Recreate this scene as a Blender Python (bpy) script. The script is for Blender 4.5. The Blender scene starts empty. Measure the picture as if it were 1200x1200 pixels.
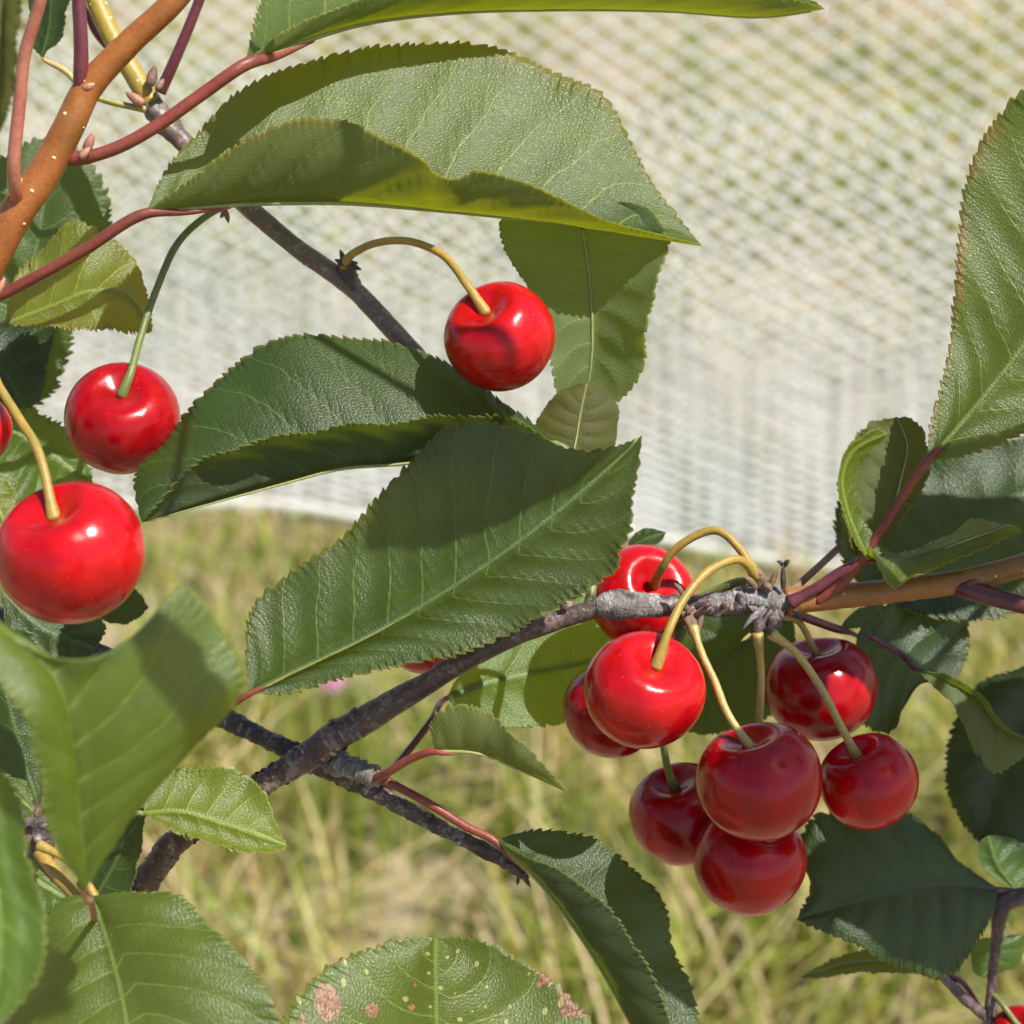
import bpy, math, random
import numpy as np
from mathutils import Vector, Matrix

random.seed(7)
rng = np.random.default_rng(11)
scene = bpy.context.scene
col = scene.collection

# ------------------------------------------------------------------ camera, sky, sun
PITCH, CAM_H, HALF = math.radians(27), 0.80, math.tan(math.radians(15))
cam_d = bpy.data.cameras.new('camera')
cam = bpy.data.objects.new('camera', cam_d); col.objects.link(cam)
cam.location = (0, 0, CAM_H)
cam.rotation_euler = (math.radians(90) - PITCH, 0, 0)
cam_d.sensor_width = 36; cam_d.lens = 18 / HALF
cam_d.clip_start = 0.01; cam_d.clip_end = 500
cam_d.dof.use_dof = True; cam_d.dof.focus_distance = 0.317; cam_d.dof.aperture_fstop = 21.5
scene.camera = cam

CR = np.array([1.0, 0, 0]); CU = np.array([0, math.sin(PITCH), math.cos(PITCH)])
CF = np.array([0, math.cos(PITCH), -math.sin(PITCH)]); CO = np.array([0, 0, CAM_H])

SUN = 0.44 * CR + 0.66 * CU - 0.60 * CF
SUN /= np.linalg.norm(SUN)
elev = math.asin(SUN[2]); azim = math.atan2(SUN[0], SUN[1])
world = bpy.data.worlds.new('World'); scene.world = world; world.use_nodes = True
wn = world.node_tree; wn.nodes.clear()
sky = wn.nodes.new('ShaderNodeTexSky'); sky.sky_type = 'NISHITA'; sky.sun_disc = False
sky.sun_elevation = elev; sky.sun_rotation = azim
bg = wn.nodes.new('ShaderNodeBackground'); bg.inputs[1].default_value = 0.10
wo = wn.nodes.new('ShaderNodeOutputWorld')
wn.links.new(sky.outputs[0], bg.inputs[0]); wn.links.new(bg.outputs[0], wo.inputs[0])
sd = bpy.data.lights.new('sun', 'SUN'); sd.energy = 4.4; sd.angle = math.radians(0.53); sd.color = (1.0, 0.95, 0.87)
sun = bpy.data.objects.new('sun', sd); col.objects.link(sun)
sun.rotation_euler = Vector(SUN).to_track_quat('Z', 'Y').to_euler()
scene.view_settings.view_transform = 'Standard'; scene.view_settings.look = 'None'
scene.view_settings.exposure = 0.75; scene.view_settings.gamma = 1
scene.render.engine = 'CYCLES'
scene.cycles.use_denoising = True
scene.cycles.max_bounces = 6; scene.cycles.transmission_bounces = 4; scene.cycles.diffuse_bounces = 3; scene.cycles.glossy_bounces = 2
scene.cycles.use_adaptive_sampling = True; scene.cycles.adaptive_threshold = 0.02
scene.cycles.caustics_reflective = False; scene.cycles.caustics_refractive = False

# ------------------------------------------------------------------ helpers
def W(x, y, d):
    "point seen at photo position (x, y) of 1200, d metres in front of the lens"
    return CO + d * (CF + (x - 600) / 600 * HALF * CR + (600 - y) / 600 * HALF * CU)

def PXM(d): return HALF * d / 600            # metres per photo pixel at distance d

def catmull(P, n):
    P = np.asarray(P, float)
    if len(P) == 2:
        t = np.linspace(0, 1, n)[:, None]; return P[0] * (1 - t) + P[1] * t
    k = np.concatenate([[0], np.cumsum(np.linalg.norm(np.diff(P, axis=0), axis=1) ** 0.75 + 1e-9)])
    m = np.zeros_like(P)
    for i in range(len(P)):
        a, b = max(i - 1, 0), min(i + 1, len(P) - 1)
        if 0 < i < len(P) - 1:
            h0, h1 = k[i] - k[i - 1], k[i + 1] - k[i]
            m[i] = ((P[i] - P[i-1]) / h0 * h1 + (P[i+1] - P[i]) / h1 * h0) / (h0 + h1)
        else: m[i] = (P[b] - P[a]) / (k[b] - k[a])
    def ev(u):
        j = np.clip(np.searchsorted(k, u, side='right') - 1, 0, len(P) - 2)
        h = (k[j + 1] - k[j])[:, None]; s = ((u - k[j])[:, None]) / h
        return ((2*s**3 - 3*s**2 + 1) * P[j] + (s**3 - 2*s**2 + s) * h * m[j]
                + (-2*s**3 + 3*s**2) * P[j+1] + (s**3 - s**2) * h * m[j+1])
    u = np.linspace(0, k[-1], 6 * n); Q = ev(u)
    L = np.concatenate([[0], np.cumsum(np.linalg.norm(np.diff(Q, axis=0), axis=1))])
    return ev(np.interp(np.linspace(0, L[-1], n), L, u))

def nrm(v): return v / (np.linalg.norm(v, axis=-1, keepdims=True) + 1e-12)

def sm(a, b, x):
    x = np.clip((x - a) / (b - a), 0, 1); return x * x * (3 - 2 * x)

def mesh_obj(name, V, F, mats, parent=None, smooth=True, midx=None):
    me = bpy.data.meshes.new(name)
    me.from_pydata(np.asarray(V).tolist(), [], F if isinstance(F, list) else F.tolist())
    for m in (mats if isinstance(mats, (list, tuple)) else [mats]): me.materials.append(m)
    if smooth: me.polygons.foreach_set('use_smooth', np.ones(len(me.polygons), bool))
    if midx is not None: me.polygons.foreach_set('material_index', np.asarray(midx, np.int32))
    me.update()
    o = bpy.data.objects.new(name, me); col.objects.link(o)
    if parent is not None: put(o, parent)
    return o

bpy.context.view_layer.update()
def put(o, parent):
    o.parent = parent
    root = parent; m = Matrix.Identity(4)
    while root is not None:
        m = root.matrix_basis @ m if root.parent is None else (root.matrix_parent_inverse @ root.matrix_basis) @ m
        root = root.parent
    o.matrix_parent_inverse = m.inverted()

def thing(name, label, cat, loc, group=None):
    o = bpy.data.objects.new(name, None); col.objects.link(o); o.location = loc
    o.empty_display_size = 0.01
    o['label'] = label; o['category'] = cat
    if group: o['group'] = group
    return o

def noise1(x, seed, octs=5):
    r = np.random.default_rng(seed); y = 0
    for k in range(octs):
        f = 2.0 ** k; y = y + np.sin(x * f * r.uniform(.7, 1.4) + r.uniform(0, 6.28)) / f ** .8
    return y / 2

def tube_geo(path, rad, sides=12, rough=None, seed=0, cap=True):
    P = np.asarray(path, float); n = len(P); rad = np.broadcast_to(rad, (n,)).astype(float)
    T = nrm(np.gradient(P, axis=0))
    N = np.zeros_like(P); a = np.array([0.3, -0.8, 0.5]); N[0] = nrm(a - T[0] * a.dot(T[0]))
    for i in range(1, n):
        v = N[i-1] - T[i] * N[i-1].dot(T[i]); N[i] = v / np.linalg.norm(v)
    B = np.cross(T, N)
    ph = np.linspace(0, 2 * np.pi, sides, endpoint=False)
    R = np.repeat(rad[:, None], sides, 1)
    if rough is not None:
        s = np.concatenate([[0], np.cumsum(np.linalg.norm(np.diff(P, axis=0), axis=1))])[:, None] * 1000
        rr = np.random.default_rng(seed)
        q = 0
        for k in range(9):
            f = 0.35 * 1.6 ** k; m = rr.integers(0, 5)
            q = q + np.sin(s * f + m * ph[None] + rr.uniform(0, 6.28)) * np.sin(s * f * .37 + rr.uniform(0, 6)) / (1 + .35 * k)
        R = R * (1 + np.broadcast_to(rough, (n,))[:, None] * q * .5)
    V = (P[:, None] + R[..., None] * (np.cos(ph)[None, :, None] * N[:, None] + np.sin(ph)[None, :, None] * B[:, None])).reshape(-1, 3)
    i = np.arange(n - 1)[:, None] * sides; j = np.arange(sides)[None]; j2 = (j + 1) % sides
    F = np.stack([i + j, i + j2, i + sides + j2, i + sides + j], -1).reshape(-1, 4).tolist()
    if cap:
        F.append(list(range(sides))[::-1]); F.append([(n - 1) * sides + k for k in range(sides)])
    return V, F

def tube(name, path, rad, mat, parent=None, sides=12, rough=None, seed=0):
    V, F = tube_geo(path, rad, sides, rough, seed)
    return mesh_obj(name, V, F, mat, parent)

def merge(parts):
    V, F, o = [], [], 0
    for v, f in parts:
        V.append(v); F += [[q + o for q in p] for p in f]; o += len(v)
    return np.concatenate(V), F

# ------------------------------------------------------------------ materials
class NT:
    def __init__(s, name):
        s.m = bpy.data.materials.new(name); s.m.use_nodes = True; s.t = s.m.node_tree; s.t.nodes.clear()
    def n(s, typ, ins=None, **kw):
        nd = s.t.nodes.new('ShaderNode' + typ)
        for k, v in kw.items(): setattr(nd, k, v)
        for k, v in (ins or {}).items(): s.set(nd.inputs[k], v)
        return nd
    def set(s, sock, v):
        if hasattr(v, 'is_output') or isinstance(v, bpy.types.NodeSocket): s.t.links.new(v, sock)
        elif isinstance(v, bpy.types.Node): s.t.links.new(v.outputs[0], sock)
        else: sock.default_value = v
    def math(s, op, a, b=None, c=None, clamp=False):
        nd = s.n('Math', operation=op, use_clamp=clamp); s.set(nd.inputs[0], a)
        if b is not None: s.set(nd.inputs[1], b)
        if c is not None: s.set(nd.inputs[2], c)
        return nd.outputs[0]
    def rng(s, x, a, b, c=0., d=1., interp='SMOOTHSTEP'):
        nd = s.n('MapRange', interpolation_type=interp)
        for i, v in enumerate((x, a, b, c, d)): s.set(nd.inputs[i], v)
        return nd.outputs[0]
    def mix(s, f, a, b, mode='MIX'):
        nd = s.n('Mix', data_type='RGBA', blend_type=mode); s.set(nd.inputs[0], f)
        for k, v in ((6, a), (7, b)):
            s.set(nd.inputs[k], (*v, 1) if isinstance(v, tuple) and len(v) == 3 else v)
        return nd.outputs[2]
    def noise(s, vec, scale, detail=4, rough=.6):
        return s.n('TexNoise', {'Vector': vec, 'Scale': scale, 'Detail': detail, 'Roughness': rough}).outputs[0]
    def out(s, sh):
        o = s.n('OutputMaterial'); s.t.links.new(sh if isinstance(sh, bpy.types.NodeSocket) else sh.outputs[0], o.inputs[0]); return s.m

def leaf_material(name, top):
    s = NT(name)
    uv = s.n('UVMap', uv_map='veins').outputs[0]; mm = s.n('UVMap', uv_map='metric').outputs[0]
    sep = s.n('SeparateXYZ', {0: uv}); f, w = sep.outputs[0], sep.outputs[1]
    aw = s.math('ABSOLUTE', w)
    oi = s.n('ObjectInfo')
    rnd = s.math('MULTIPLY', oi.outputs['Random'], 37.0)
    mv = s.n('VectorMath', {0: mm, 1: s.n('CombineXYZ', {0: rnd, 1: rnd, 2: rnd}).outputs[0]}, operation='ADD').outputs[0]
    warp = s.noise(mv, 0.12, 1)
    fw = s.math('ADD', f, s.math('MULTIPLY', s.math('SUBTRACT', warp, .5), .35))
    dv = s.math('ABSOLUTE', s.math('SUBTRACT', s.math('FRACT', fw), .5))       # 0 on a side vein
    taper = s.rng(aw, 0.0, 1.0, .045, .012, 'LINEAR')
    vein = s.rng(dv, taper, s.math('MULTIPLY', taper, .35))
    mid = s.rng(s.math('ABSOLUTE', s.n('SeparateXYZ', {0: mm}).outputs[0]), .42, .18)
    # third-order veins: ladder between side veins
    nw = s.noise(mv, .8, 2)
    lad = s.math('ABSOLUTE', s.math('SUBTRACT', s.math('FRACT', s.math('ADD', s.math('MULTIPLY', aw, 7.), s.math('MULTIPLY', nw, 2.2))), .5))
    ladv = s.rng(lad, .07, .02)
    vor = s.n('TexVoronoi', {'Vector': mv, 'Scale': 1.6, 'Randomness': .95}, feature='DISTANCE_TO_EDGE', voronoi_dimensions='2D').outputs[0]
    net = s.rng(vor, .10, .02)
    vor2 = s.n('TexVoronoi', {'Vector': mv, 'Scale': 4.2, 'Randomness': 1.}, feature='DISTANCE_TO_EDGE', voronoi_dimensions='2D').outputs[0]
    allv = s.math('MAXIMUM', vein, mid)
    blot = s.noise(mv, .09, 3, .65); fine = s.noise(mv, 2.2, 3, .7)
    tint = oi.outputs['Color']
    if top:
        c = s.mix(s.rng(blot, .32, .68), (.017, .042, .009), (.038, .074, .014))
        c = s.mix(s.math('MULTIPLY', s.rng(fine, .35, .7), .45), c, (.050, .090, .018))
        c = s.mix(s.math('MULTIPLY', net, .35), c, (.075, .12, .024))
        c = s.mix(s.math('MULTIPLY', ladv, .25), c, (.085, .13, .026))
        c = s.mix(s.math('MULTIPLY', allv, .7), c, (.16, .23, .05))
    else:
        c = s.mix(s.rng(blot, .3, .7), (.095, .120, .060), (.130, .156, .078))
        c = s.mix(s.math('MULTIPLY', net, .25), c, (.15, .18, .07))
        c = s.mix(s.math('MULTIPLY', allv, .7), c, (.24, .28, .11))
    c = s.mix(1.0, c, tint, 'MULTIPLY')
    # margin: paler yellow rim, and wear given per leaf
    edge = s.rng(aw, .965, 1.0)
    c = s.mix(s.math('MULTIPLY', edge, .55), c, (.24, .23, .06))
    spots = s.n('Attribute', attribute_type='OBJECT', attribute_name='spots').outputs['Fac']
    sn = s.n('TexVoronoi', {'Vector': s.n('VectorMath', {0: mv, 1: s.n('TexNoise', {'Vector': mv, 'Scale': .7, 'Detail': 4}).outputs[1]}, operation='ADD').outputs[0], 'Scale': .17}, feature='F1', voronoi_dimensions='2D')
    thr = s.math('MULTIPLY', s.math('POWER', s.n('SeparateColor', {0: sn.outputs[1]}).outputs[0], 2.2), .52)
    sp = s.math('MULTIPLY', s.math('LESS_THAN', sn.outputs[0], thr), s.math('GREATER_THAN', spots, .5))
    c = s.mix(sp, c, s.mix(s.rng(fine, .4, .65), (.20, .085, .04), (.42, .24, .13)))
    sn2 = s.n('TexVoronoi', {'Vector': mv, 'Scale': .32}, feature='F1', voronoi_dimensions='2D')
    sp2 = s.math('MULTIPLY', s.math('LESS_THAN', sn2.outputs[0], s.math('MULTIPLY', s.n('SeparateColor', {0: sn2.outputs[1]}).outputs[1], .16)), s.math('GREATER_THAN', spots, .5))
    c = s.mix(s.math('MULTIPLY', sp2, .85), c, (.38, .36, .16))
    wear = s.n('Attribute', attribute_type='OBJECT', attribute_name='wear').outputs['Fac']
    we = s.math('MULTIPLY', s.rng(s.math('ADD', aw, s.math('MULTIPLY', blot, .5)), 1.12, 1.28), wear)
    c = s.mix(we, c, (.20, .095, .03))
    dust = s.math('MULTIPLY', s.math('GREATER_THAN', s.noise(mv, 2.7, 1), .79), .5)
    c = s.mix(dust, c, (.3, .33, .2))
    # relief
    h = s.math('ADD', s.math('MULTIPLY', s.rng(vor, 0, .32), .55), s.math('MULTIPLY', s.rng(vor2, 0, .25), .22))
    h = s.math('ADD', h, s.math('MULTIPLY', fine, .18))
    h = s.math('SUBTRACT', h, s.math('MULTIPLY', allv, .5))
    h = s.math('SUBTRACT', h, s.math('MULTIPLY', ladv, .22))
    bump = s.n('Bump', {'Strength': .34 if top else .28, 'Distance': .00022, 'Height': h})
    if not top: bump.invert = True
    rough = s.rng(fine, .3, .7, .33, .46) if top else s.rng(fine, .3, .7, .55, .7)
    p = s.n('BsdfPrincipled', {'Base Color': c, 'Roughness': rough, 'Specular IOR Level': .62 if top else .3, 'Normal': bump.outputs[0]})
    tc = s.mix(s.math('MULTIPLY', allv, .5), (.62, .70, .055) if top else (.72, .74, .07), (.30, .36, .03))
    tc = s.mix(s.math('MULTIPLY', net, .25), tc, (.40, .45, .03))
    tc = s.mix(s.math('MULTIPLY', sp, .8), tc, (.25, .12, .03))
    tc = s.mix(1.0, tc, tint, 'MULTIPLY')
    tr = s.n('BsdfTranslucent', {'Color': tc, 'Normal': bump.outputs[0]})
    mx = s.n('MixShader', {0: .40 if top else .50, 1: p.outputs[0], 2: tr.outputs[0]})
    return s.out(mx)

M_TOP = leaf_material('leaf_upper_skin', True)
M_UND = leaf_material('leaf_under_skin', False)

def stem_material(name, c1, c2, c3=None, rough=.4, bump=.3, scale=900, streak=True, sss=0):
    s = NT(name); g = s.n('TexCoord').outputs['Object']
    n1 = s.noise(g, scale * .25, 4); n2 = s.noise(g, scale * 1.5, 4)
    c = s.mix(s.rng(n1, .3, .7), c1, c2)
    if c3: c = s.mix(s.rng(s.math('ADD', s.math('MULTIPLY', n1, .5), s.math('MULTIPLY', n2, .5)), .53, .60), c, c3)
    c = s.mix(s.math('MULTIPLY', s.rng(n2, .35, .7), .3), c, tuple(min(1, q * 1.6) for q in c2))
    n3 = s.noise(g, scale * .07, 3)
    c = s.mix(s.math('MULTIPLY', s.rng(n3, .45, .68), .55), c, (c1[0] * .62, c1[1] * 1.0, c1[2] * .8))
    c = s.mix(s.math('MULTIPLY', s.rng(n2, .66, .74), .4), c, (.05, .032, .022))
    b = s.n('Bump', {'Strength': min(1, bump + .2), 'Distance': .0003, 'Height': s.math('ADD', n1, n2)})
    p = s.n('BsdfPrincipled', {'Base Color': c, 'Roughness': rough, 'Normal': b.outputs[0]})
    if sss:
        p.inputs['Subsurface Weight'].default_value = sss; p.inputs['Subsurface Radius'].default_value = (1, .6, .2)
        p.inputs['Subsurface Scale'].default_value = .001
    return s.out(p)

M_SHOOT = stem_material('orange_shoot_skin', (.235, .072, .012), (.31, .105, .022), rough=.46, bump=.12, sss=.1)
M_SHOOT2 = stem_material('amber_shoot_skin', (.22, .085, .022), (.30, .125, .03), rough=.46, bump=.12, sss=.1)
M_OLIVE = stem_material('olive_shoot_skin', (.27, .19, .02), (.34, .23, .035), rough=.46, bump=.12, sss=.1)
M_RED = stem_material('red_leafstalk_skin', (.165, .027, .018), (.215, .048, .028), rough=.46, bump=.1, sss=.1)
M_PURP = stem_material('purple_leafstalk_skin', (.085, .017, .026), (.13, .03, .035), rough=.3, bump=.1)
M_PINK = stem_material('pink_leafstalk_skin', (.30, .075, .055), (.36, .15, .085), rough=.46, bump=.1, sss=.1)
M_GSTALK = stem_material('green_stalk_skin', (.10, .13, .03), (.16, .17, .045), rough=.46, bump=.12, sss=.1)
M_YSTALK = stem_material('yellow_stalk_skin', (.24, .18, .03), (.36, .21, .04), rough=.46, bump=.12, sss=.15)
M_TSTALK = stem_material('tan_stalk_skin', (.30, .23, .06), (.40, .29, .10), rough=.4, bump=.15, sss=.1)
M_BARK = stem_material('dark_bark', (.035, .022, .022), (.085, .052, .050), (.21, .18, .16), rough=.5, bump=.7, scale=1100)
M_BARKP = stem_material('purple_brown_bark', (.050, .026, .026), (.098, .055, .050), (.19, .14, .125), rough=.46, bump=.3, scale=700)
M_BARKG = stem_material('grey_brown_bark', (.10, .066, .058), (.17, .118, .10), (.27, .22, .20), rough=.42, bump=.3, scale=700)
M_GREYB = stem_material('grey_peeling_bark', (.09, .075, .07), (.22, .20, .185), (.36, .34, .32), rough=.7, bump=1.0, scale=1300)
M_SCALE = stem_material('dry_bud_scale', (.11, .06, .04), (.28, .17, .11), rough=.7, bump=.6)
M_BUD = stem_material('bud_skin', (.34, .12, .08), (.42, .20, .13), rough=.4, bump=.4)
M_LENT = stem_material('lenticel_cork', (.62, .42, .22), (.7, .55, .36), rough=.7, bump=.2)
M_MIDR = stem_material('midrib_skin', (.20, .22, .06), (.26, .26, .085), rough=.45, bump=.1, sss=.1)
M_GLAND = stem_material('gland_skin', (.50, .27, .02), (.6, .36, .04), rough=.3, bump=.05)

def cherry_material():
    s = NT('cherry_skin'); g = s.n('TexCoord').outputs['Object']; oi = s.n('ObjectInfo')
    n = s.noise(g, 130, 4, .6); n2 = s.noise(g, 2600, 3, .6)
    tint = oi.outputs['Color']
    c = s.mix(s.rng(n, .3, .7), (.31, .002, .005), (.50, .004, .007))
    c = s.mix(1.0, c, tint, 'MULTIPLY')
    vd = s.n('TexVoronoi', {'Vector': g, 'Scale': 620}, feature='F1').outputs[0]
    c = s.mix(s.math('MULTIPLY', s.math('LESS_THAN', vd, .09), .4), c, (.55, .12, .07))
    b = s.n('Bump', {'Strength': .06, 'Distance': .0003, 'Height': n2})
    b2 = s.n('Bump', {'Strength': .30, 'Distance': .0012, 'Height': s.noise(g, 190, 2, .5), 'Normal': b.outputs[0]})
    p = s.n('BsdfPrincipled', {'Base Color': c, 'Roughness': s.rng(n, .3, .7, .17, .25), 'Specular IOR Level': .33,
            'Subsurface Weight': .25, 'Subsurface Radius': (1.0, .10, .07), 'Subsurface Scale': .0022,
            'Coat Weight': .08, 'Coat Roughness': .12, 'Normal': b2.outputs[0]})
    return s.out(p)
M_CHERRY = cherry_material()

# ------------------------------------------------------------------ ground
def ground_material():
    s = NT('dry_meadow_soil'); g = s.n('TexCoord').outputs['Object']
    a = s.noise(g, 1.7, 6); b = s.noise(g, 9, 6, .7); f = s.noise(g, 120, 4, .7)
    c = s.mix(s.rng(a, .40, .60), (.40, .30, .20), (.17, .19, .055))
    c = s.mix(s.rng(b, .42, .62), c, (.46, .36, .24))
    c = s.mix(s.math('MULTIPLY', s.rng(f, .3, .7), .5), c, (.20, .17, .09))
    bp = s.n('Bump', {'Strength': .6, 'Distance': .02, 'Height': s.math('ADD', b, f)})
    return s.out(s.n('BsdfPrincipled', {'Base Color': c, 'Roughness': .9, 'Normal': bp.outputs[0]}))
n = 90
gx = np.sign(np.linspace(-1, 1, n)) * np.abs(np.linspace(-1, 1, n)) ** 4 * 160
X, Y = np.meshgrid(gx, gx + 1.5)
Z = .012 * (np.sin(X * 7 + 1) * np.sin(Y * 6) + .6 * np.sin(X * 13 + Y * 9)) * np.exp(-((X**2 + Y**2) / 60)) - .014
V = np.stack([X, Y, Z], -1).reshape(-1, 3)
i = (np.arange(n - 1)[:, None] * n + np.arange(n - 1)[None]).reshape(-1)
F = np.stack([i, i + 1, i + n + 1, i + n], -1)
ground = mesh_obj('ground', V, F, ground_material()); ground['kind'] = 'structure'
ground['label'] = 'dry sunlit meadow ground behind the cherry branches'

# ------------------------------------------------------------------ grass
NET_Y, NET_YAW, NET_LEAN = 1.52, math.radians(13), -0.45
def net_y(x, z):                                        # depth of the net cloth at (x, z)
    return NET_Y - math.tan(NET_YAW) * x - NET_LEAN * z

def blades(name, N, region, hmin, hmax, wid, colors, seed, lean=.5, label=''):
    r = np.random.default_rng(seed)
    x, y = region(r, N)
    h = r.uniform(hmin, hmax, N) * (0.6 + .4 * r.random(N)); az = r.uniform(0, 6.28, N); h = h * np.where(y > 1.6, 1, 1 - .68 * sm(1.08, 1.34, y + math.tan(NET_YAW) * x)); ln = r.gamma(2., lean / 2, N)
    w = wid * r.uniform(.5, 1.3, N)
    k = 6; t = np.linspace(0, 1, k)
    d = np.stack([np.cos(az), np.sin(az)], -1)
    off = (ln * h)[:, None] * t[None] ** 2
    Zc = h[:, None] * (t[None] - .35 * np.minimum(ln, 1.4)[:, None] * t[None] ** 2.4)
    Pc = np.stack([x[:, None] + d[:, :1] * off, y[:, None] + d[:, 1:] * off, Zc - .01], -1)
    tw = az[:, None] + np.pi / 2 + r.uniform(-1, 1, N)[:, None] * t[None]
    side = np.stack([np.cos(tw), np.sin(tw), np.zeros_like(tw)], -1)
    ww = (w[:, None] * (1 - t[None] ** 2.2) + .0002)[..., None]
    V = np.stack([Pc - side * ww / 2, Pc + side * ww / 2], 2).reshape(-1, 3)
    b = (np.arange(N)[:, None] * 2 * k + np.arange(k - 1)[None] * 2).reshape(-1)
    F = np.stack([b, b + 1, b + 3, b + 2], -1)
    o = mesh_obj(name, V, F, None or M_GRASS)
    cc = np.asarray(colors)[r.integers(0, len(colors), N)] * r.uniform(.75, 1.25, (N, 1))
    ca = o.data.color_attributes.new('tone', 'FLOAT_COLOR', 'POINT')
    full = np.ones((N, 2 * k, 4)); full[..., :3] = cc[:, None]
    ca.data.foreach_set('color', full.reshape(-1).astype(np.float32))
    o['kind'] = 'stuff'; o['label'] = label; o['category'] = 'grass'
    return o

s = NT('grass_blade'); ac = s.n('Attribute', attribute_name='tone').outputs[0]
p = s.n('BsdfPrincipled', {'Base Color': ac, 'Roughness': .45})
M_GRASS = s.out(s.n('MixShader', {0: .35, 1: p.outputs[0], 2: s.n('BsdfTranslucent', {'Color': s.mix(1., ac, (1.9, 1.9, 1.2), 'MULTIPLY')}).outputs[0]}))

def reg_front(r, N):                                    # meadow between the tree and the net
    x = r.uniform(-.9, .9, N); y = r.uniform(.72, 1.60, N)
    y = np.minimum(y, 1.49 - math.tan(NET_YAW) * x + r.normal(0, .04, N))
    return x, y
def clump(r, N, base, nc, sp):
    cx, cy = base(r, nc); k = r.integers(0, nc, N)
    return cx[k] + r.normal(0, sp, N), cy[k] + r.normal(0, sp, N)
def reg_back(r, N):
    x = r.uniform(-1.6, 1.6, N); y = 1.75 - math.tan(NET_YAW) * x + r.gamma(1.5, .6, N)
    return x, y
GREEN = [(.19, .24, .035), (.24, .28, .045), (.30, .31, .06), (.13, .18, .03), (.36, .32, .08)]
STRAW = [(.52, .42, .21), (.60, .49, .27), (.44, .32, .16), (.56, .41, .26)]
blades('grass_tufts', 10500, lambda r, N: clump(r, N, reg_front, 160, .04), .05, .17, .0046, GREEN, 3, .6, 'olive green meadow grass tufts in front of the white net')
blades('dry_grass', 4600, lambda r, N: clump(r, N, reg_front, 130, .05), .05, .20, .0028, STRAW, 4, .7, 'bleached straw coloured grass stems mixed through the meadow')
blades('grass_behind_net', 6000, lambda r, N: clump(r, N, reg_back, 140, .07), .08, .32, .005, GREEN + STRAW[:1], 5, .6, 'green grass seen through the white net')

# ------------------------------------------------------------------ netting
def net_material():
    s = NT('white_net_thread')
    p = s.n('BsdfPrincipled', {'Base Color': (.92, .92, .89, 1), 'Roughness': .5})
    t = s.n('BsdfTranslucent', {'Color': (.92, .92, .88, 1)})
    return s.out(s.n('MixShader', {0: .5, 1: p.outputs[0], 2: t.outputs[0]}))
M_NET = net_material()
def net_layer(name, parent, cw, rows_z, x0, x1, rad, dy, seed):
    nc = int((x1 - x0) / cw); R = len(rows_z)
    r = np.random.default_rng(seed)
    def node(i, j):
        x = x0 + (j + .5 * (i % 2)) * cw; z = rows_z[np.clip(i, 0, R - 1)]
        zz = z + .012 * np.sin(x * 3.1 + seed) * np.minimum(1, z * 4) + .0008 * np.sin(x * 61 + i * 1.7)
        y = net_y(x, z) + dy + .018 * np.sin(x * 5.3 + 2 * z + seed) + .003 * np.sin(x * 17 + z * 9)
        return np.stack([x, y, zz], -1)
    I, J = np.meshgrid(np.arange(R - 1), np.arange(nc), indexing='ij'); I = I.ravel(); J = J.ravel()
    A = node(I, J)
    odd = I % 2
    ends = [node(I + 1, J + odd), node(I + 1, J + odd - 1)]
    VV, FF, o = [], [], 0
    for e, off in zip(ends, (.0004, -.0004)):
        P0, P1 = A.copy(), e.copy(); P0[:, 1] += off; P1[:, 1] += off
        T = nrm(P1 - P0); up = nrm(np.cross(T, np.array([0, 1., 0]))); bk = np.cross(up, T)
        q = np.array([[1, 0], [0, 1], [-1, 0], [0, -1]]) * rad
        V = np.stack([P + up * a + bk * b * .6 for P in (P0, P1) for a, b in q], 1)      # n,8,3
        b = (np.arange(len(P0)) * 8 + o)[:, None]
        f = np.array([[k, (k + 1) % 4, 4 + (k + 1) % 4, 4 + k] for k in range(4)])
        FF.append((b[:, None] + f[None]).reshape(-1, 4)); VV.append(V.reshape(-1, 3)); o += len(P0) * 8
    ob = mesh_obj(name, np.concatenate(VV), np.concatenate(FF), M_NET, parent); ob['kind'] = 'stuff'
    return ob
net = thing('netting', 'white diamond mesh garden netting hanging down to the ground behind the branches', 'net', (0, NET_Y, 0))
zs = [0.0]
while zs[-1] < 0.95: zs.append(zs[-1] + .0036 + .0078 * min(1, max(0, zs[-1] - .04) / .40))
net_layer('mesh', net, .036, np.array(zs), -1.5, 1.3, .00134, 0, 1)
zs2 = [0.0]
while zs2[-1] < .36: zs2.append(zs2[-1] + .0038 + .022 * (zs2[-1] / .36) ** 2.5)
net_layer('folded_skirt', net, .024, np.array(zs2), -1.5, 1.3, .0014, .035, 4)
xs = np.linspace(-1.5, 1.3, 160)
hem = np.stack([xs, net_y(xs, 0) - .012 + .018 * np.sin(xs * 5.3 + 1), .010 + .006 * np.sin(xs * 21)], -1)
tube('hem', hem, .0042, M_NET, net, 8, .25, 3)
top = np.stack([xs, net_y(xs, zs[-1]) + .018 * np.sin(xs * 5.3 + 2 * zs[-1] + 1), zs[-1] + .012 * np.sin(xs * 3.1 + 1)], -1)
tube('top_rope', top, .004, M_NET, net, 8)
M_POST = stem_material('galvanised_steel', (.30, .31, .32), (.38, .39, .40), rough=.4, bump=.1, scale=60)
for px in (-1.5, 1.3):
    yy = net_y(px, 0)
    tube('post', catmull([(px, yy + .01, -.05), (px, net_y(px, zs[-1]), zs[-1] + .05)], 6), .008, M_POST, net, 12)

# ------------------------------------------------------------------ the tree
BASE = np.array([-.20, .33, 0.0])
tree = thing('cherry_tree', 'sour cherry tree with serrated green leaves and brown twigs, standing before the net', 'tree', BASE)
N_LEAF = [0]

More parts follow.
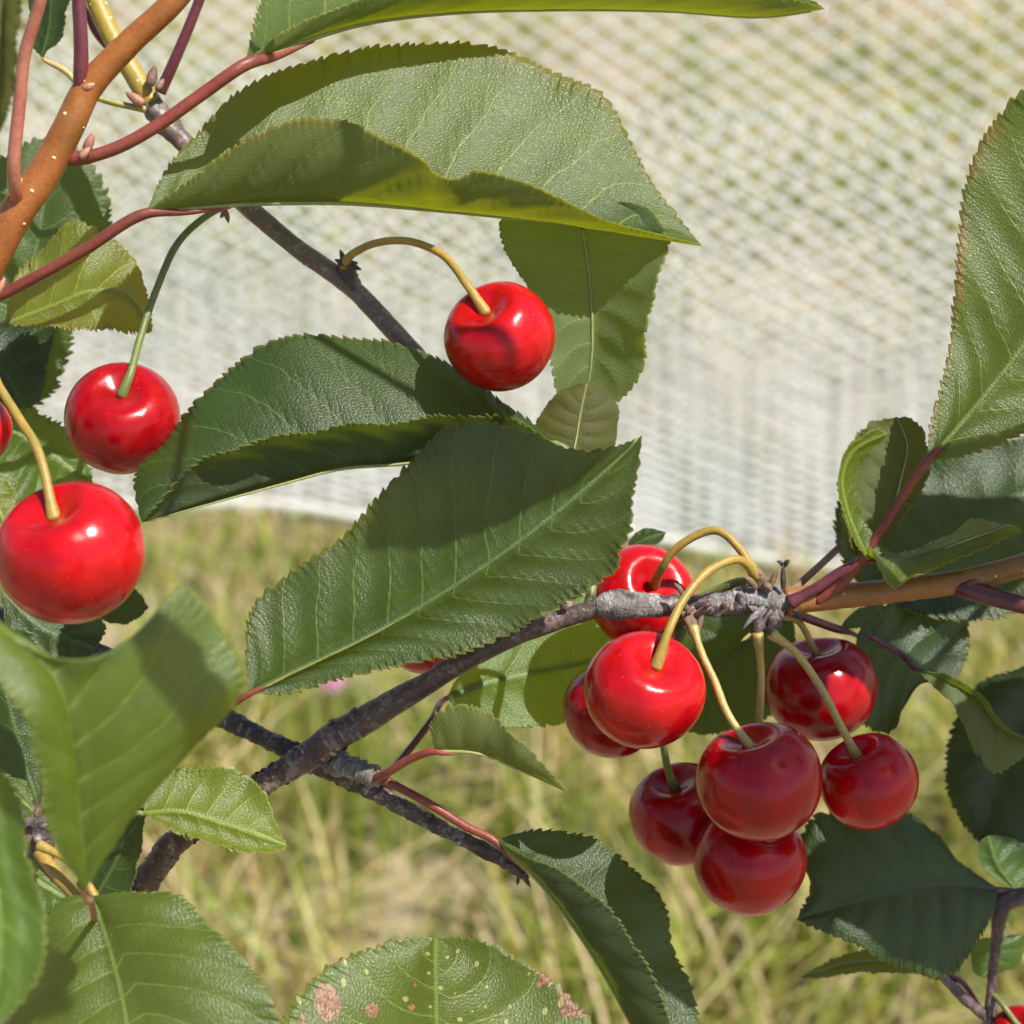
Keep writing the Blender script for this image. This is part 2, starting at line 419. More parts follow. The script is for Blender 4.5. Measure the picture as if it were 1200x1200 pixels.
def leaf(M, A, B, d, dM=(0, 0), dA=0, dB=0, tint=(1, 1, 1), pet=None, pet_mat=None, pet_r=5, pet_dd=0, bulge=0, teeth=1.0, nv=10,
         flip=False, spots=0, wear=0, label=None, quilt=1.0, bow=0):
    """one leaf: midrib M and the two margins A, B as photo positions; d, dM, dA, dB in mm"""
    N_LEAF[0] += 1; seed = 100 + N_LEAF[0]; r = np.random.default_rng(seed)
    base, tip = M[0], M[-1]
    n = 60
    def path(pts, off):
        q = []
        for p in pts: q.append((p[0], p[1], p[2] if len(p) > 2 else 0))
        c = catmull(np.asarray(q, float), n); t = np.linspace(0, 1, n)
        return c, t
    def lift(c, t, off):
        dd = (d + dM[0] * (1 - t) + dM[1] * t + c[:, 2] + (off + bow) * np.sin(np.pi * t) ** .75) / 1000
        return np.array([W(a, b, e) for a, b, e in zip(c[:, 0], c[:, 1], dd)])
    cm, t = path(M, 0); ca, _ = path([base] + list(A) + [tip], dA); cb, _ = path([base] + list(B) + [tip], dB)
    Mi, Ea, Eb = lift(cm, t, 0), lift(ca, t, dA), lift(cb, t, dB)
    ln = max(np.linalg.norm(np.diff(e, axis=0), axis=1).sum() for e in (Ea, Eb))
    nt = max(10, ln / .0019); n2 = int(min(420, nt * 8))
    ts = np.linspace(0, 1, n2)
    def res(E): return np.stack([np.interp(ts, t, E[:, k]) for k in range(3)], -1)
    def resm(E):                                          # smooth resample
        return catmull(E[::2] if len(E) % 2 else np.concatenate([E[:-1:2], E[-1:]]), n2)
    Mi, Ea, Eb = resm(Mi), resm(Ea), resm(Eb)
    K = 11; sK = np.linspace(0, 1, K); wl = 1 - (1 - sK) ** 1.35
    halves = []
    for E, sgn in ((Ea, 1), (Eb, -1)):
        out = nrm(E - Mi); fwd = nrm(np.gradient(E, axis=0)); Tm = nrm(np.gradient(Mi, axis=0))
        wid = np.linalg.norm(E - Mi, axis=1)
        ph = ts * nt + .6 * noise1(ts * 40, seed + (sgn > 0)); fr = ph % 1.0
        idx = np.floor(ph).astype(int); big = .65 + .7 * r.random(idx.max() + 3)[idx]
        prof = np.where(fr < .68, (fr / .68) ** .6, ((1 - fr) / .32) ** .5)
        amp = .00125 * teeth * big * sm(0, .08, ts) * sm(0, .04, 1 - ts) * np.minimum(1, ln / .035)
        wav = .0011 * noise1(ts * 15, seed + 7 + (sgn > 0), 2) * np.minimum(1, wid / .01)
        G = np.zeros((n2, K, 3)); nn = nrm(np.cross(out, Tm)) * sgn
        nn = np.where(np.isfinite(nn), nn, 0)
        for k, w in enumerate(wl):
            P = Mi + (E - Mi) * w
            f = (ts - .15 * w ** 1.15) * nv + (.5 if sgn < 0 else 0)
            q = np.abs(np.sin(np.pi * (f + .5 - .5))) ** .6
            hq = .00052 * quilt * q * min(1, 4 * w) * (1 - w ** 4) * np.minimum(1, wid / .012)
            hb = bulge / 1000 * math.sin(math.pi * w) * np.sin(np.pi * ts) ** .6
            P = P + nn * (hq + hb + wav * w ** 2)[:, None] * (1 if not flip else -1)
            e = max(0, (w - .84) / .16)
            P = P + (out * .85 + fwd * .5) * (amp * (prof - .45) * e ** 1.5)[:, None]
            G[:, k] = P
        halves.append(G)
    G = np.concatenate([halves[0][:, ::-1], halves[1][:, 1:]], 1)      # A edge ... midrib ... B edge
    wfull = np.concatenate([wl[::-1], -wl[1:]]); C = G.shape[1]
    nrml = nrm(np.cross(np.gradient(G, axis=0), np.gradient(G, axis=1)))
    ok = np.linalg.norm(nrml, axis=-1) > .5
    nrml[~ok] = 0
    nrml[0] = nrml[2]; nrml[-1] = nrml[-3]
    if nrml[:, :, 2].mean() < 0: nrml = -nrml; rev = True
    else: rev = False
    if flip: nrml = -nrml; rev = not rev
    th = .00013 * (1 - .55 * np.abs(wfull) ** 3)
    topv = G + nrml * th[None, :, None]; botv = G - nrml * th[None, :, None]
    V = np.concatenate([topv.reshape(-1, 3), botv.reshape(-1, 3)]); S = n2 * C
    i = (np.arange(n2 - 1)[:, None] * C + np.arange(C - 1)[None]).reshape(-1)
    f1 = np.stack([i, i + C, i + C + 1, i + 1], -1)
    if rev: f1 = f1[:, ::-1]
    f2 = f1[:, ::-1] + S
    a = np.arange(n2 - 1) * C; b = a + C - 1
    r1 = np.stack([a, a + S, a + C + S, a + C], -1); r2 = np.stack([b, b + C, b + C + S, b + S], -1)
    if rev: r1, r2 = r1[:, ::-1], r2[:, ::-1]
    F = np.concatenate([f1, f2, r1, r2]); mi = np.concatenate([np.zeros(len(f1)), np.ones(len(f2)), np.zeros(len(r1) + len(r2))])
    o = mesh_obj('leaf', V, F, [M_TOP, M_UND], tree, True, mi)
    # uv maps
    wf = np.abs(wfull)[None]; fv = (ts[:, None] - .15 * wf ** 1.15) * nv + np.where(wfull < 0, .5, 0)[None] + .5
    uv = np.stack([np.broadcast_to(fv, (n2, C)), np.broadcast_to(wfull[None], (n2, C))], -1).reshape(-1, 2)
    L = np.concatenate([[0], np.cumsum(np.linalg.norm(np.diff(Mi, axis=0), axis=1))]) * 1000
    wa = np.linalg.norm(Ea - Mi, axis=1) * 1000; wb = np.linalg.norm(Eb - Mi, axis=1) * 1000
    lat = np.where(wfull[None] > 0, wa[:, None] * wfull[None], wb[:, None] * wfull[None])
    alo = L[:, None] + 0 * lat
    mm = np.stack([lat, alo], -1).reshape(-1, 2)
    vi = np.empty(len(o.data.loops), np.int32); o.data.loops.foreach_get('vertex_index', vi); vi %= S
    for nm, src in (('veins', uv), ('metric', mm)):
        o.data.uv_layers.new(name=nm).data.foreach_set('uv', src[vi].reshape(-1).astype(np.float32))
    o.color = (*tint, 1); o['spots'] = float(spots); o['wear'] = float(wear)
    if label: o['label'] = label
    # midrib on the under side
    mn = nrml[:, K - 1]; st = max(1, n2 // 40); mp = Mi[::st][1:]
    rad = np.linspace(.00044, .00012, len(mp)) * min(1, ln / .05); mp = mp - mn[::st][1:] * (rad * .75 + .00012)[:, None]
    tube('midrib', mp, rad, M_MIDR, o, 8)
    if pet:
        dd0 = d + dM[0]; r_ = PXM(dd0 / 1000) * pet_r * .86; pts = [W(base[0], base[1], dd0 / 1000) - mn[2] * .0004]
        for k, p_ in enumerate(pet): pts.append(W(p_[0], p_[1], (dd0 + (p_[2] if len(p_) > 2 else pet_dd * (k + 1) / len(pet))) / 1000))
        # run a little way under the blade so that stalk and midrib are one line
        pts = [Mi[n2 // 7] - mn[n2 // 7] * .0008, Mi[n2 // 16] - mn[n2 // 16] * (r_ * .8 + .0001)] + pts
        pp = catmull(pts, 40)
        rr = r_ * np.concatenate([np.linspace(.25, 1, 12), np.ones(22), np.linspace(1, 1.35, 6)])
        tube('petiole', pp, rr, pet_mat or M_RED, o, 10)
    return o

# ------- branches: photo positions with distance (mm) and radius (px)
def branch(pts, mat, rough=None, name='branch', sides=18, n=None, world_tail=None, seed=1, parent=None, label=None):
    P = [W(p[0], p[1], p[2] / 1000) for p in pts]; R = [p[3] * PXM(p[2] / 1000) for p in pts]
    if world_tail:
        for q in world_tail: P.append(np.array(q[:3])); R.append(q[3])
    P = np.array(P); X = np.concatenate([P, np.array(R)[:, None] * 3], 1)
    ln = np.linalg.norm(np.diff(P, axis=0), axis=1).sum(); n = n or int(max(24, min(420, ln / .0006)))
    c = catmull(X, n); rg = None
    if rough is not None:
        rg = np.interp(np.linspace(0, 1, n), np.linspace(0, 1, len(rough)), rough)
    o = tube(name, c[:, :3], np.maximum(c[:, 3] / 3, .0002), mat, parent or tree, sides, rg, seed)
    if label: o['label'] = label
    return o, c[:, :3], c[:, 3] / 3

def stalk(pts, r, mat, parent, name='petiole'):
    P = catmull([W(*p[:2], p[2] / 1000) for p in pts], 40)
    return tube(name, P, r * PXM(pts[0][2] / 1000) * np.linspace(1.15, .95, 40), mat, parent, 12)

def lenticels(parent, path, rad, N, seed, mat=None, size=.00035, lo=0., hi=1., asp=1.25):
    r = np.random.default_rng(seed); parts = []
    T = nrm(np.gradient(path, axis=0))
    for _ in range(N):
        i = int(r.uniform(lo, hi) * (len(path) - 1)); d = r.normal(size=3) - CF * .6; d -= T[i] * d.dot(T[i]); d /= np.linalg.norm(d)
        s_ = size * r.uniform(.5, 1.3); c = path[i] + d * rad[i] * .98; u = np.cross(T[i], d)
        th = np.linspace(0, 2 * np.pi, 8, endpoint=False)
        V = [c + d * s_ * .5] + [c + (np.cos(a) * u * asp + np.sin(a) * T[i]) * s_ * .55 + d * s_ * .33 for a in th] + [c + (np.cos(a) * u * asp + np.sin(a) * T[i]) * s_ - d * s_ * .25 for a in th]
        F = [[0, 1 + k, 1 + (k + 1) % 8] for k in range(8)] + [[1 + k, 9 + k, 9 + (k + 1) % 8, 1 + (k + 1) % 8] for k in range(8)]
        parts.append((np.array(V), F))
    o = mesh_obj('lenticels', *merge(parts), mat or M_LENT, parent); o['kind'] = 'stuff'
    return o

def bud(x, y, d, tx, ty, w, parent, mat=None, dd=0, name='bud', bend=0):
    "a pointed bud or scale from photo position (x, y) to (tx, ty), w px wide"
    a = W(x, y, d / 1000); b = W(tx, ty, (d + dd) / 1000); px = PXM(d / 1000)
    t = np.linspace(0, 1, 12); P = a + (b - a) * t[:, None] + (CU * bend * px) * (np.sin(np.pi * t))[:, None]
    rad = w / 2 * px * (np.sin(np.pi * np.clip(t * .78 + .22, 0, 1)) ** .8 + .04)
    return tube(name, P, rad, mat or M_BUD, parent, 8, .12, int(x + y))

trunk, _, _ = branch([(-330, 150, 330, 12), (-345, 500, 340, 30), (-330, 900, 340, 44), (-300, 1400, 330, 60)], M_BARK, [.1, .1, .1], 'trunk',
                     world_tail=[(BASE[0] + .01, BASE[1] - .01, .28, .011), (*BASE[:2], -.03, .014)])
# orange leading shoot
b1, p1, r1 = branch([(270, -90, 300, 12), (205, 0, 301, 14), (150, 52, 302, 15), (102, 105, 303, 17), (80, 150, 303, 18), (50, 205, 304, 19.5), (22, 245, 304, 20), (0, 283, 305, 20.5),
                     (-60, 390, 308, 22), (-180, 520, 318, 24), (-340, 620, 340, 26)], M_SHOOT, [.02, .02, .02], label='smooth orange young shoot with buds')
lenticels(b1, p1, r1, 16, 5, size=.0003, hi=.7)
bud(104, 100, 302, 114, 80, 13, b1, dd=-1); bud(98, 104, 301, 112, 98, 9, b1)
bud(100, 178, 302, 110, 155, 12, b1, dd=-1); bud(94, 185, 300, 106, 172, 9, b1)
bud(18, 225, 302, 26, 208, 10, b1); bud(-4, 345, 300, 6, 325, 9, b1)
# olive shoot running down into the grey-brown twig behind
b2, p2, r2 = branch([(90, -60, 342, 10.5), (112, 0, 341, 11.5), (135, 50, 340, 12), (160, 92, 340, 12.5), (178, 122, 340, 13)], M_OLIVE, [.03, .03], label='olive yellow young shoot')
b2b, p2b, r2b = branch([(173, 116, 340, 11), (182, 128, 340, 14.5), (200, 150, 340, 12.5), (240, 195, 339, 11), (290, 242, 338, 11), (350, 292, 338, 11), (410, 335, 338, 11.5), (440, 365, 338, 11.5), (490, 420, 338, 11.5), (580, 520, 336, 11.5), (640, 620, 332, 11.5), (662, 700, 326, 10), (668, 722, 324, 9)],
                     M_BARKG, [.25, .2, .06, .05, .06, .06, .08, .06, .06], seed=3, label='grey brown twig below the olive shoot')
lenticels(b2b, p2b, r2b, 60, 8, M_GREYB, .0003); lenticels(b2, p2, r2, 14, 9, size=.0003)
bud(176, 100, 337, 182, 76, 12, b2, M_SCALE); bud(168, 122, 337, 147, 108, 12, b2, M_BUD); bud(184, 105, 336, 192, 92, 8, b2, M_SCALE)
sp, _, _ = branch([(414, 342, 338, 10), (408, 322, 337, 10), (404, 306, 336, 8), (402, 300, 336, 4)], M_BARKP, [.3, .4, .4], 'spur', seed=44)
for tx, ty in ((398, 292), (412, 294), (420, 308), (392, 304), (424, 316)): bud(406, 310, 334, tx, ty, 7, sp, [M_BARK, M_SCALE][tx % 2], 0, 'bud_scale')
for tx, ty in ((262, 240), (258, 256), (268, 262)): bud(264, 246, 335, tx, ty, 6, b2b, M_SCALE, 0, 'bud_scale')
# twig with fruit spur
b3, p3, r3 = branch([(1650, 380, 235, 8), (1560, 470, 262, 10), (1450, 560, 298, 12), (1330, 615, 316, 13), (1200, 662, 320, 13.5), (1130, 680, 321, 14), (1050, 692, 322, 14.5), (980, 699, 322, 15), (935, 703, 322, 16), (920, 705, 322, 17)], M_SHOOT2, [.03, .03, .03, .05], label='amber brown young shoot growing from the fruit spur')
lenticels(b3, p3, r3, 40, 12, size=.0003)
b4, p4, r4 = branch([(925, 706, 322, 14), (905, 704, 322, 17), (880, 702, 322, 15), (850, 707, 322, 13), (800, 710, 322, 13), (745, 709, 322, 14), (712, 709, 322, 14), (702, 712, 322, 11.5), (650, 728, 322, 11.5), (590, 751, 322, 12), (545, 773, 322, 13.5), (500, 801, 322, 13), (470, 818, 322, 15), (430, 842, 323, 17), (395, 862, 323, 18), (365, 884, 324, 17), (330, 905, 324, 14.5), (290, 930, 324, 14), (235, 965, 325, 14), (200, 993, 325, 15.5), (170, 1035, 326, 16), (120, 1120, 328, 18), (-40, 1250, 335, 22), (-260, 1360, 335, 26), (-305, 1400, 332, 28)],
                     M_BARKP, [.3, .3, .2, .1, .06, .04, .04, .05, .08, .17, .2, .14, .06, .06, .08, .1, .1, .1, .1, .1], sides=28, seed=5, label='dark knobbly twig crossing behind the big leaf')
lenticels(b4, p4, r4, 90, 21, M_GREYB, .00026, .12, .8); lenticels(b4, p4, r4, 70, 22, M_GREYB, .00042, .36, .56, 2.6)
lenticels(b4, p4, r4, 60, 23, M_BARK, .0007, .34, .58, 2.0)
def ringed(pts, mat, amp, freq, seed, parent, name='bark_ring'):
    P = [W(p[0], p[1], p[2] / 1000) for p in pts]; R = [p[3] * PXM(p[2] / 1000) for p in pts]
    c = catmull(np.concatenate([np.array(P), np.array(R)[:, None] * 3], 1), 90)
    t = np.linspace(0, 1, 90); rad = c[:, 3] / 3 * (1 + amp * (((t * freq + .3 * noise1(t * 9, seed)) % 1) - .5))
    return tube(name, c[:, :3], rad, mat, parent, 24, .16, seed)
ringed([(698, 713, 322, 9), (706, 711, 321.6, 13), (716, 709, 321.6, 15.5), (750, 709, 321.6, 15), (775, 710, 321.8, 13.5), (800, 710, 322, 10)], M_GREYB, .07, 2.6, 31, b4, 'peeling_bark')
ringed([(815, 709, 322, 9), (835, 708, 321.6, 13), (860, 705, 321.4, 15.5), (885, 702, 321.4, 17), (905, 704, 321.6, 17.5), (918, 705, 321.8, 16)], M_GREYB, .16, 3.3, 33, b4, 'peeling_bark')
# scales, bud scars and bracts on the spur
r_ = np.random.default_rng(5)
for k in range(15):
    x = r_.uniform(800, 925); y = 704 + r_.uniform(-14, 18); a = r_.uniform(0, 6.28); l = r_.uniform(9, 20)
    bud(x, y, 322 - r_.uniform(0, 5) + (3 if k % 3 == 0 else -.5), x + math.cos(a) * l, y - math.sin(a) * l * .8, r_.uniform(5, 9), b4, [M_GREYB, M_BARK, M_SCALE][k % 3], r_.uniform(-2, 2), 'bud_scale', r_.uniform(-3, 3))
for (x, y, tx, ty, w, m) in [(918, 690, 918, 662, 7, M_BARK), (919, 664, 926, 657, 6, M_BARK), (919, 664, 910, 658, 5, M_BARK), (902, 690, 912, 668, 8, M_SCALE), (895, 712, 870, 738, 8, M_GREYB), (905, 715, 885, 745, 9, M_BARK), (815, 722, 835, 712, 9, M_SCALE),
                             (800, 715, 812, 745, 11, M_SCALE), (822, 718, 818, 745, 8, M_SCALE), (808, 722, 800, 705, 8, M_SCALE), (890, 742, 868, 752, 7, M_TSTALK), (930, 715, 940, 730, 6, M_BARK), (886, 690, 872, 676, 9, M_SCALE), (895, 685, 905, 694, 10, M_SCALE)]:
    bud(x, y, 319, tx, ty, w, b4, m, -1, 'bud_scale', 2)
for pts in ([(893, 706, 322, 13), (892, 725, 320, 11), (889, 738, 318.5, 9), (888, 744, 318, 6)], [(806, 710, 322, 12), (810, 725, 320, 9), (813, 738, 318.5, 7.5), (815, 744, 318, 5)],
            [(894, 700, 322, 12), (891, 684, 320.5, 10), (886, 672, 320, 8.5), (883, 666, 320, 5)], [(905, 702, 322, 11), (908, 725, 319, 9), (904, 742, 317, 8), (902, 746, 317, 5)]):
    k_, _, _ = branch(pts, [M_BARK, M_SCALE][pts[0][0] in (806, 894)], [.35, .35, .3], 'spur', seed=pts[0][0])
stalk([(894, 690, 323), (870, 684, 325), (840, 694, 328), (800, 712, 330)], 7, M_GSTALK, b4, 'fruit_stalk_base')
# dark broken twig crossing behind
b5, p5, r5 = branch([(-340, 600, 352, 22), (-120, 690, 348, 15), (60, 742, 342, 11.5), (125, 770, 340, 11), (280, 850, 334, 11), (340, 880, 331, 12), (375, 898, 330, 13), (420, 916, 329, 12), (470, 945, 329, 9.5), (520, 972, 329, 8.5), (565, 995, 329, 8), (600, 1014, 329, 8), (618, 1030, 329, 4)],
                     M_BARK, [.1, .1, .1, .1, .1, .2, .35, .35, .3], seed=9, label='blackish broken twig crossing under the knobbly one')
lenticels(b5, p5, r5, 40, 29, M_GREYB, .0004, .6, .98, 2.2)
bud(612, 1024, 329, 622, 1040, 6, b5, M_BARK, 0, 'splinter'); bud(608, 1026, 329, 606, 1038, 5, b5, M_BARK, 0, 'splinter')
ringed([(382, 890, 327, 10), (395, 895, 326, 14), (420, 903, 325, 13), (438, 910, 324, 12.5), (446, 913, 323.6, 9)], M_GREYB, .3, 6, 41, b5, 'spur')
bud(446, 912, 323, 458, 900, 11, b5, M_RED, -1, 'bud')

# ------- leaves
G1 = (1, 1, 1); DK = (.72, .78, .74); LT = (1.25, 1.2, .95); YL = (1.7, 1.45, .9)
# big leaf over the upper middle
leaf([(172, 247), (260, 238), (400, 236), (520, 246), (640, 259), (760, 274), (822, 287)],
     [(195, 200), (230, 155), (270, 115), (330, 84), (400, 66), (480, 51), (545, 49), (610, 66), (655, 88), (705, 115), (740, 168), (768, 218), (798, 258)],
     [(230, 208), (280, 168), (340, 141), (400, 144), (450, 166), (495, 184), (512, 200), (528, 208), (545, 199), (600, 213), (660, 236), (720, 259), (780, 277)],
     308, (0, 22), 15, -11, LT, [(100, 292), (0, 346), (-80, 380)], M_RED, 8, 2, 1.0, 1.0, 12, label='large folded leaf with notched near margin', wear=.35, quilt=1.4)
# leaf along the top edge
leaf([(288, 72), (350, 48), (420, 27), (520, 14), (640, 10), (780, 12), (900, 19), (966, 10)],
     [(296, 40), (306, 5), (325, -35), (420, -85), (600, -100), (800, -70), (910, -25)],
     [(340, 34), (400, 6), (450, -6), (600, -14), (760, -12), (880, -2), (935, 0)],
     305, (0, 36), 14, -10, LT, [(240, 108), (180, 150), (135, 174), (98, 185), (66, 186, 0)], M_RED, 9, -1, .8, 1.0, 12, label='long folded leaf whose olive underside shows', bow=14)
# middle left leaf
leaf([(650, 520), (560, 530), (470, 542), (400, 548), (330, 566), (250, 588), (166, 612)],
     [(625, 498), (590, 476), (545, 434), (500, 414), (455, 400), (400, 395), (345, 397), (305, 408), (260, 443), (220, 482), (185, 522), (160, 556), (160, 585)],
     [(600, 492), (540, 490), (480, 491), (430, 497), (370, 508), (320, 512), (270, 526), (230, 546), (200, 575)],
     312, (8, -4), 13, -8, DK, [(690, 560), (700, 640, 8), (690, 712, 4)], M_GSTALK, 6, 0, 1.2, 1.0, 11, label='folded leaf lying behind the big central leaf', quilt=1.2)
# big central leaf
leaf([(292, 812), (340, 788), (430, 745), (520, 694), (600, 640), (680, 577), (752, 511)],
     [(289, 770), (296, 712), (310, 692), (350, 664), (400, 630), (440, 590), (480, 545), (520, 506), (560, 494), (620, 507), (650, 521), (700, 528), (730, 522)],
     [(335, 812), (400, 794), (480, 776), (540, 764), (600, 741), (640, 716), (690, 690), (728, 655), (726, 643), (737, 624), (740, 585), (748, 545)],
     303, (2, -2), 8, 1, G1, [(250, 840), (160, 900, 12), (60, 960, 18)], M_RED, 6, 12, 1.6, 1.0, 12, label='broad flat central leaf with a nibbled margin', wear=.15, quilt=1.3)
# hanging leaf behind the single cherry
leaf([(676, 235), (684, 275), (692, 340), (694, 410), (684, 484)],
     [(640, 235), (586, 262), (592, 295), (612, 325), (638, 370), (645, 420), (655, 465)],
     [(760, 245), (782, 278), (772, 330), (756, 390), (748, 440), (720, 472)],
     334, (0, 3), -5, -8, (1.15, 1.2, 1.25), [(680, 200, 10), (600, 165, 16), (420, 170, 16), (330, 215, 12), (292, 238, 8)], M_RED, 5, 0, 0, .7, 9, flip=True, label='grey green leaf hanging behind the single cherry')
# small rounded leaf
leaf([(668, 545), (674, 520), (680, 485), (688, 449)], [(640, 530), (628, 500), (640, 476), (665, 455)], [(712, 540), (722, 505), (722, 475), (708, 455)],
     326, (0, 3), 2, 3, (.85, .75, .5), [(668, 600), (672, 700, -8)], M_GSTALK, 4, 0, .5, .8, 7, flip=True)
# right big leaf
leaf([(1086, 541), (1140, 480), (1200, 404), (1270, 300), (1330, 170), (1350, 60)],
     [(1092, 495), (1108, 435), (1118, 360), (1124, 285), (1131, 222), (1152, 162), (1196, 110), (1250, 70)],
     [(1130, 533), (1200, 508), (1300, 470), (1390, 380), (1420, 220), (1400, 110)],
     309, (3, 4), 5, -2, LT, [(1062, 575), (1030, 625), (985, 685), (955, 705)], M_RED, 7, 9, 1.2, .9, 11, wear=.9, label='tall leaf with browned margin')
# curled leaf
leaf([(1012, 657), (1040, 610), (1055, 560), (1062, 520), (1050, 489)],
     [(992, 640), (986, 590), (987, 555), (1000, 515), (1025, 494)],
     [(1060, 605), (1082, 570), (1088, 530), (1080, 503), (1065, 492)],
     320, (0, 6), -3, 3, (.9, .85, .7), None, None, 5, 0, -2, .8, 7, flip=True, label='cupped dark young leaf')
leaf([(1016, 655), (1030, 652), (1048, 655), (1090, 646), (1130, 632), (1178, 616)],
     [(1000, 610, 2), (1040, 650, 2), (1060, 649, 4), (1110, 626, 6), (1150, 610, 5)],
     [(1020, 640, -6), (1046, 688, -6), (1075, 676, -4), (1120, 655, -2), (1170, 634, 0), (1196, 618, 2)],
     318, (0, 2), 0, 0, (1.3, 1.25, 1.1), [(990, 668), (955, 690), (925, 706)], M_PURP, 8, 2, .8, .8, 8, label='narrow curled leaf with pale teeth over the amber shoot')
leaf([(1018, 656), (1004, 625), (992, 590), (988, 560), (1000, 530), (1040, 508)],
     [(1006, 640), (990, 600), (983, 565), (992, 530), (1030, 504)],
     [(1030, 652), (1018, 620), (1006, 590), (1002, 560), (1010, 540), (1035, 514)],
     316, (0, -3), -1, 2, (1.5, 1.4, .9), None, None, 5, 0, .4, .9, 8, label='curled rim of the cupped young leaf')
# dark leaf behind it
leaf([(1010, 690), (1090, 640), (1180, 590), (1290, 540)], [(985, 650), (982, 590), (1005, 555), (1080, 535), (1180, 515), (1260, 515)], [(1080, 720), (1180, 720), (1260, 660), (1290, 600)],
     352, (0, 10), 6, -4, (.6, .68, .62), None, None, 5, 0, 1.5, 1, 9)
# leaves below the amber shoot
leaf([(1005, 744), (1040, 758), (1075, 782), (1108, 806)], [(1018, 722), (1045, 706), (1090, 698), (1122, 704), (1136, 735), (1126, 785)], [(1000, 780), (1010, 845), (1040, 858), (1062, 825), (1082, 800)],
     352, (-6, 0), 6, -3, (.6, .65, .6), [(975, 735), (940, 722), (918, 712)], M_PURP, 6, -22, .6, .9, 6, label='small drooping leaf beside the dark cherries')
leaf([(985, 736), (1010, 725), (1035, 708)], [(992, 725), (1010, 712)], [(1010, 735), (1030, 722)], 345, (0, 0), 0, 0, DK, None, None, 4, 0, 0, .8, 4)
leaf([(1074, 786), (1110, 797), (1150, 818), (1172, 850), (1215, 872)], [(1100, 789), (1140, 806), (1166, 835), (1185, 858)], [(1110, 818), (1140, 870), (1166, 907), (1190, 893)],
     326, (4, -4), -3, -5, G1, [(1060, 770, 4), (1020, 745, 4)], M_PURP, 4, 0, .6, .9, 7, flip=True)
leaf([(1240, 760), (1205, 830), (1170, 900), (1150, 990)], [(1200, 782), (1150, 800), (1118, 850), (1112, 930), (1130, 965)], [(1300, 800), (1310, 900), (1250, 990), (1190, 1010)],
     366, (0, -3), 2, -4, (.45, .5, .42), None, None, 5, 0, 1.5, 1, 8)  # low tint paints deep shade into this rear leaf
# leaf under the cluster, its shade deepened by a darkened tint
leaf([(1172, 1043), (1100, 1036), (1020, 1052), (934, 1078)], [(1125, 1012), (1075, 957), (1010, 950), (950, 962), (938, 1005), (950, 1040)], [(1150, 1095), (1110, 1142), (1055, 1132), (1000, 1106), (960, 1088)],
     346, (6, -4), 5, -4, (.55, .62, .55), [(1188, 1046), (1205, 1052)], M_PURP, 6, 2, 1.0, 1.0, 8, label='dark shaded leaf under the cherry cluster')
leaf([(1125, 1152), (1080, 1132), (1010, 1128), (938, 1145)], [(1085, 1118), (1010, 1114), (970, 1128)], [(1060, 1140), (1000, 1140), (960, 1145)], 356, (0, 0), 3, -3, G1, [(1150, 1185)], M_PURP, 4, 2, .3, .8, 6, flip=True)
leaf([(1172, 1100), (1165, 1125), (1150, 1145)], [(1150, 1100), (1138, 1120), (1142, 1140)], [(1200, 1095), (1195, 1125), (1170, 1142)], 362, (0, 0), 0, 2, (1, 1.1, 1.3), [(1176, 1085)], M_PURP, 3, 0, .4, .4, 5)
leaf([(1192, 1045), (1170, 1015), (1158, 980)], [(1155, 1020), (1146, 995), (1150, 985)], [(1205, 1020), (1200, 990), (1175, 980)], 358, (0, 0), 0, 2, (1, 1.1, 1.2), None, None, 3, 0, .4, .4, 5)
# lower middle leaf
leaf([(582, 984), (632, 1030), (662, 1068), (697, 1120), (738, 1195), (775, 1270)], [(605, 978), (650, 974), (705, 986), (745, 1022), (776, 1062), (792, 1112), (813, 1170), (815, 1225)],
     [(625, 1008), (655, 1022), (700, 1056), (745, 1104), (772, 1160), (788, 1225)], 319, (4, -4), 12, -7, DK, [(545, 968), (500, 940), (446, 912)], M_RED, 6, 3, 1.0, 1, 9, label='drooping leaf folded in a dark and an olive half')
# spotted leaf at the bottom
leaf([(520, 1390), (515, 1300), (512, 1200), (510, 1099)], [(400, 1350), (330, 1260), (336, 1195), (370, 1148), (420, 1114), (470, 1101)], [(640, 1350), (720, 1270), (695, 1200), (645, 1150), (598, 1122), (550, 1100)],
     306, (-30, 8), 4, 4, LT, [(520, 1440), (400, 1480), (-100, 1420, 30)], M_RED, 6, 10, 2.0, 1.4, 9, spots=1, label='rounded leaf with brown blotches and pale specks')
# bottom left leaf
leaf([(110, 1050), (132, 1120), (148, 1190), (160, 1300)], [(80, 1052), (52, 1080), (48, 1120), (15, 1190), (20, 1270)], [(160, 1046), (205, 1048), (245, 1085), (290, 1130), (326, 1192), (320, 1280)],
     294, (0, -22), 3, -2, LT, [(98, 1030), (82, 1010), (45, 990)], M_YSTALK, 6, 4, 1.5, .8, 8, label='broad leaf half in shade')
leaf([(-60, 880), (-20, 980), (0, 1080), (-10, 1210)], [(10, 915), (30, 1000), (52, 1085), (42, 1150), (10, 1190)], [(-110, 960), (-130, 1080), (-80, 1180)], 236, (0, 0), 2, 0, (1.3, 1.35, 1.3), [(-90, 800), (-200, 760, 60)], M_RED, 5, 0, 1.5, .9, 8)
